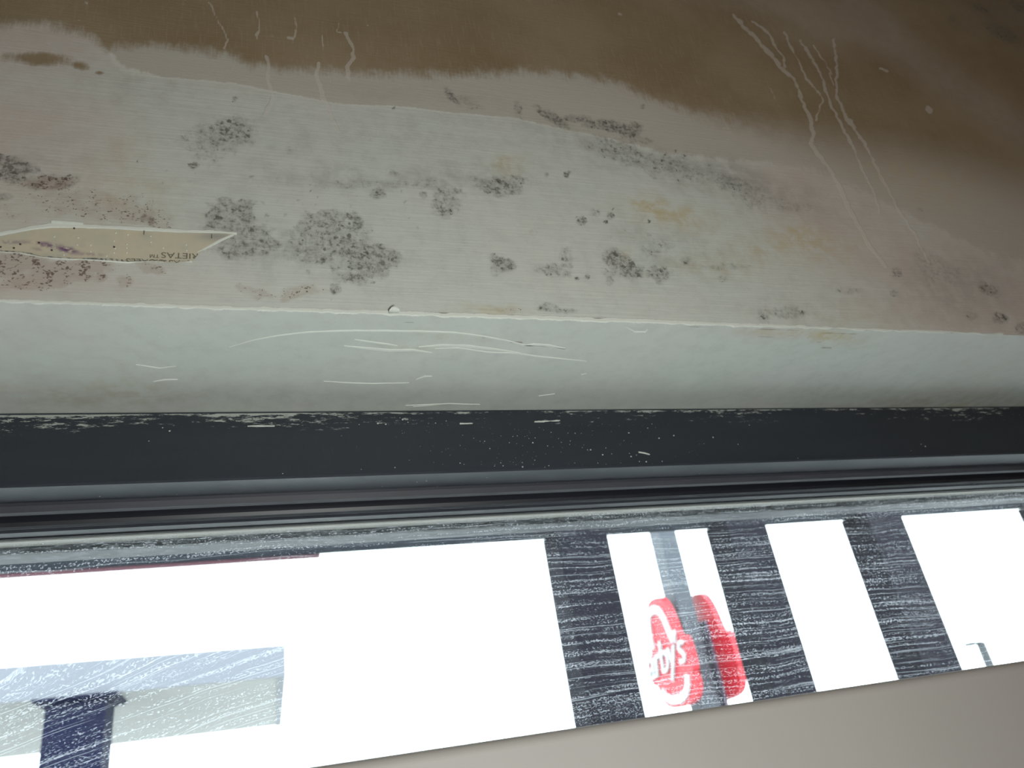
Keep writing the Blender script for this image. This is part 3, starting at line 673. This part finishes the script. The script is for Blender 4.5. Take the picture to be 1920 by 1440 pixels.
box('bracket', DPOLE, sg, px_-.42, px_+.36, YP-.05, YP+.05, zc0+.5, zc0+.6)
def stroke(name, pts, hw, parent):
    bm = bmesh.new(); pts = [Vector(p) for p in pts]; a = []; b = []
    for i, p in enumerate(pts):
        d = (pts[min(i+1, len(pts)-1)]-pts[max(i-1, 0)]).normalized(); n = Vector((-d.y, d.x))*hw
        for L, q in ((a, p+n), (b, p-n)): L.append([bm.verts.new((px_-.50-dx, YP-q.x*.86*SH, zc0+q.y*SH)) for dx in (0, .035)])
    for i in range(len(pts)-1):
        bm.faces.new((a[i][1], a[i+1][1], b[i+1][1], b[i][1])); bm.faces.new((a[i][0], b[i][0], b[i+1][0], a[i+1][0]))
        bm.faces.new((a[i][0], a[i+1][0], a[i+1][1], a[i][1])); bm.faces.new((b[i][0], b[i][1], b[i+1][1], b[i+1][0]))
    bm.faces.new((a[0][0], a[0][1], b[0][1], b[0][0])); bm.faces.new((a[-1][0], b[-1][0], b[-1][1], a[-1][1]))
    return from_bm(name, bm, WHT, parent)
stroke('hat_outline', [(-.56, 1.12), (-.52, 1.45), (-.44, 1.70), (-.30, 1.80), (-.05, 1.80), (.14, 1.74), (.28, 1.56), (.38, 1.30), (.46, 1.12)], .085, fb)
stroke('hat_outline', [(-.55, .36), (-.46, .24), (-.2, .15), (.2, .13), (.5, .2), (.66, .34), (.70, .48)], .08, fb)
me = text_mesh('lettering', "arby's", 1.0, .02, .22, .92)
co = np.empty(len(me.vertices)*3, np.float32); me.vertices.foreach_get('co', co); co = co.reshape(-1, 3)
cx = (co[:, 0]-co[:, 0].min())/np.ptp(co[:, 0]); cy = (co[:, 1]-co[:, 1].min())/np.ptp(co[:, 1])
out = np.stack([px_-.505-(co[:, 2]+.02), YP-(-.98+1.86*cx)*.86*SH, zc0+(.40+.80*cy+.10*cx)*SH], 1)
me.vertices.foreach_set('co', out.astype(np.float32).ravel()); me.update(); link('lettering', me, WHT, fb)

# filling station canopy on the left
YA = 14.5
zt, zb = on_y(535, 1209, YA).z, on_y(535, 1267, YA).z; xr = on_y(535, 1240, YA).x
far = on_z(527, 1360, zb).y
cn = empty('station_canopy', (xr, YA, -.1)); tag(cn, 'flat pale canopy carried by a dark blue pillar at left', 'canopy')
FASC = simple('pale_blue_fascia', (.155, .163, .19), .5, .05, 1)
UND = simple('grey_canopy_underside', (.33, .33, .315), .7, .06, 1)
NAVY = simple('navy_pillar', (.006, .008, .028), .7, .2, 2, spec=.12)
cA = Vector((xr, YA)); cB = on_z(527, 1360, zb).xy; cL = Vector((-math.cos(.10), -math.sin(.10)))*13
def prism_z(name, poly, z0, z1, mat, parent):
    bm = bmesh.new(); f = [[bm.verts.new((p[0], p[1], z)) for p in poly] for z in (z0, z1)]; k = len(poly)
    bm.faces.new(f[0]); bm.faces.new(f[1])
    for j in range(k): bm.faces.new((f[0][j], f[0][(j+1) % k], f[1][(j+1) % k], f[1][j]))
    return from_bm(name, bm, mat, parent)
bk = Vector((0, .12)); lf = cL*.01
prism_z('fascia', [cA, cA+cL, cA+cL+bk, cA+bk], zb, zt, FASC, cn)
prism_z('fascia', [cA+bk, cA+bk+lf, cB+lf, cB], zb, zt, FASC, cn)
prism_z('soffit', [cA+bk+lf, cA+bk+cL, cB+cL, cB+lf], zb+.02, zb+.12, UND, cn)
prism_z('roof', [cA+bk+lf, cA+bk+cL, cB+cL, cB+lf], zt-.2, zt-.05, FASC, cn)
YQ = YA-.25
pa, pb = on_y(84, 1330, YQ).x, on_y(198, 1330, YQ).x
box('pillar', NAVY, cn, pa, pb, YQ, YQ+.9, -.1, zb+.02, .02)
bm = bmesh.new(); capz = on_y(140, 1312, YQ).z
def ring(g, z): return [bm.verts.new((x, y, z)) for x, y in ((pa-g, YQ-g), (pb+g, YQ-g), (pb+g, YQ+.9+g), (pa-g, YQ+.9+g))]
rr = [ring(.01, capz-.05), ring(.16, capz), ring(.17, capz+.04), ring(.03, zb+.015)]
for a, b in zip(rr, rr[1:]):
    for j in range(4): bm.faces.new((a[j], a[(j+1) % 4], b[(j+1) % 4], b[j]))
bm.faces.new(rr[0]); bm.faces.new(rr[-1]); from_bm('pillar_cap', bm, NAVY, cn)


# far street lamp
YL = 26.0
q0, q1 = on_y(1838, 1205, YL), on_y(1847, 1250, YL)
sl = empty('street_lamp', (q0.x, YL, -.1)); tag(sl, 'slim pale street lamp far away near the right edge', 'street lamp')
LAMP = simple('pale_lamp_paint', (.03, .035, .04), .4, .05, 2)
bm = bmesh.new(); r = bmesh.ops.create_cone(bm, segments=12, radius1=.20, radius2=.17, depth=q0.z+.1, cap_ends=True)
bmesh.ops.translate(bm, vec=(q0.x, YL, (q0.z-.1)/2), verts=r['verts']); from_bm('pole', bm, LAMP, sl)
box('arm', LAMP, sl, q0.x-.35, q0.x+.05, YL-.05, YL+.05, q0.z-.06, q0.z+.04)
box('lamp_head', LAMP, sl, q0.x-.75, q0.x-.35, YL-.12, YL+.12, q0.z-.07, q0.z+.06, .03)
